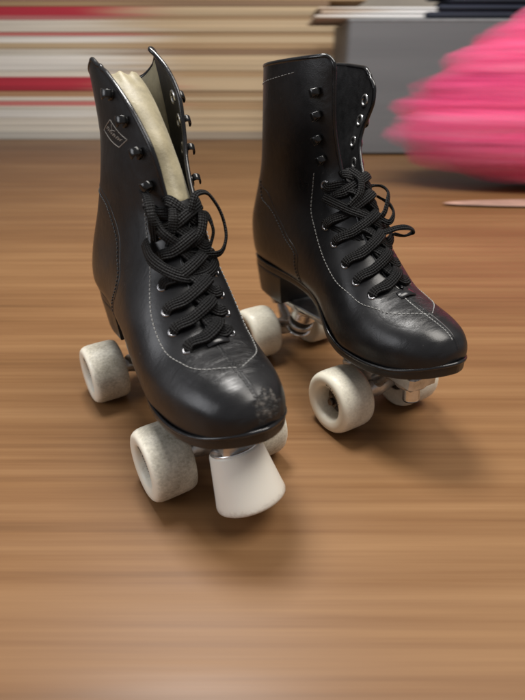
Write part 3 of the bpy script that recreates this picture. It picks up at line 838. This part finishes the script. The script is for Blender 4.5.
# grey storage box
def grey_mat():
    m,nt,b=new_mat('grey_box'); n=noise(nt,coords(nt,scale=(.6,1,14)),1.,3,.5)
    nt.links.new(ramp(nt,[(.3,(.125,.13,.138)),(.7,(.165,.17,.178))],n).outputs[0],b.inputs['Base Color']); b.inputs['Roughness'].default_value=.55; return m
Yg=2.0; zt=zat(20,Yg); m=MB(); box(m,(1085,(Yg+.2)*1000,zt*500+2),790,200,zt*500-2,ch=6)
gb=empty('storage_box',(0,0,0),0,'wide plain grey storage box on the floor behind the right skate','box')
m.build('body',grey_mat(),gb,smooth=False)
m=MB(); box(m,(1085,(Yg+.2)*1000,zt*1000-1),791,202,5,ch=2); m.build('lid',simple('grey_lid',(.22,.23,.24),.5),gb,smooth=False)
# folded cloths on the box
m=MB(); z0=zt*1000+5
for i,(h,x0,x1) in enumerate(((14,180,900),(12,200,860),(10,190,800))):
    box(m,((x0+x1)/2,2190,z0+h/2),(x1-x0)/2,150,h/2-.4,ch=4); z0+=h
o=m.build('folded_sheet',streak_mat('sheet',(.55,.42,.30),(.80,.80,.80),.15,.5,120),None); tag(o,'pale folded sheet lying on the grey box','folded cloth')
m=MB(); z0=zt*1000+5
for i,(h,x0,x1) in enumerate(((22,560,1500),(20,600,1500),(24,640,1500),(22,600,1500))):
    box(m,((x0+x1)/2,2120,z0+h/2),(x1-x0)/2,90,h/2-.4,ch=7); z0+=h
o=m.build('folded_trousers',streak_mat('navy',(.02,.025,.045),(.012,.016,.032),.6,.9,90,.8),None); tag(o,'dark navy folded clothes on the right end of the grey box','folded cloth')

# back wall
m=MB(); m.add([(-9000,3400,-10),(9000,3400,-10),(9000,3400,3600),(-9000,3400,3600)],[(0,1,2,3)])
o=m.build('back_wall',simple('plaster',(.55,.50,.43),.8,var=.1,scale=3),None,smooth=False); tag(o,None,None,kind='structure')

# pink cloth bundle: soft lumps wrapped in sheer layers
def pink_mat(name,alpha):
    m,nt,b=new_mat(name)
    n=noise(nt,coords(nt,scale=(.7,1,13)),1.6,4,.6)
    nt.links.new(ramp(nt,[(.32,(.72,.05,.20)),(.48,(.96,.12,.32)),(.7,(.98,.30,.48))],n).outputs[0],b.inputs['Base Color'])
    b.inputs['Roughness'].default_value=.8; b.inputs['Sheen Weight'].default_value=.3
    if alpha<1: 
        a=noise(nt,coords(nt,scale=(.9,1,30)),1.5,3,.6)
        nt.links.new(ramp(nt,[(.3,alpha*.3),(.7,min(1,alpha*1.5))],a).outputs[0],b.inputs['Alpha'])
    return m
def lump(m,c,r,seed=0,n=48,p=2.0):
    G=np.zeros((n,n//2,3))
    for i in range(n):
        for j in range(n//2):
            t=2*math.pi*i/n; f=math.pi*(j/(n//2-1)-.5)
            d=np.array([math.cos(t)*math.cos(f),math.sin(t)*math.cos(f),math.sin(f)])
            w=1+.05*math.sin(5*f*2+seed+2*math.sin(t+seed))+.035*math.sin(3*t+seed*2)
            G[i,j]=np.asarray(c)+d*np.asarray(r)*w
    m.grid(G,closed_u=True)
Yp=1.42
LUMPS=[((800+(0,0,6,40,90,145,195)[q],Yp*1000+10*q,112+37*q),(300,140,104)) for q in range(7)]
pk=empty('cloth_bundle',(0,0,0),0,'bright pink sheer cloth bundle heaped in front of the grey box','cloth')
m=MB()
for i,(c,r) in enumerate(LUMPS): lump(m,c,r,i*1.7)
m.build('cloth',pink_mat('pink_cloth',1),pk)
for s in range(9):
    m=MB(); g=1.04+.055*s
    for i,(c,r) in enumerate(LUMPS): 
        rr=(r[0]*(1+.055*(s+1)),r[1]*(1+.02*(s+1)),r[2]*(1+.022*(s+1))); 
        c2=(c[0],c[1],max(c[2],rr[2]*1.09+1)); lump(m,c2,rr,i*1.7+s*.35)
    m.build('sheer_layer',pink_mat('pink_tulle_%d'%s,.15),pk)
# pale sheer scrap lying on the floor beneath the bundle
m=MB(); lump(m,(680,1200,5),(230,34,4),2.0)
o=m.build('cloth_scrap',simple('pale_cloth',(.36,.22,.17),.8,var=.3,scale=12),None); tag(o,'thin pale cloth scrap lying flat on the floor in front of the bundle','cloth')

# ------------------------------------------------------------------ light, camera, render
w=bpy.data.worlds.new('World'); scene.world=w; w.use_nodes=True
bg=w.node_tree.nodes['Background']; bg.inputs[0].default_value=(.95,.95,1.0,1); bg.inputs[1].default_value=.25
def area(name,loc,target,size,power,col,sy=None):
    l=bpy.data.lights.new(name,'AREA'); l.energy=power; l.color=col; l.size=size
    if sy: l.shape='RECTANGLE'; l.size_y=sy
    o=bpy.data.objects.new(name,l); COL.objects.link(o); o.location=loc
    from mathutils import Vector
    d=Vector(target)-Vector(loc); o.rotation_euler=d.to_track_quat('-Z','Y').to_euler(); return o
area('key_lamp',(-.20,.66,1.36),(0,.40,.1),.36,19.5,(1,.97,.93))
area('left_fill',(-.95,-.05,.55),(-.05,.4,.15),.5,3.6,(.95,.96,1.0))  # added fill lamp at camera left, lifts the near boot's side; no window there
area('room_light',(.9,.3,2.2),(.2,1.6,.1),1.2,52,(1,.95,.88))
cam=bpy.data.cameras.new('Camera'); co=bpy.data.objects.new('Camera',cam); COL.objects.link(co); scene.camera=co
co.location=(0,0,HC); co.rotation_euler=(math.pi/2-PITCH,0,0)
cam.sensor_fit='VERTICAL'; cam.sensor_height=24; cam.lens=24*F_PX/700; cam.clip_start=.01; cam.clip_end=60
cam.dof.use_dof=True; cam.dof.focus_distance=.385; cam.dof.aperture_fstop=cam.lens/1000/.0036; cam.dof.aperture_ratio=.5
scene.render.engine='CYCLES'; scene.cycles.transparent_max_bounces=40
scene.view_settings.view_transform='Standard'; scene.view_settings.look='None'; scene.view_settings.exposure=0; scene.view_settings.gamma=1
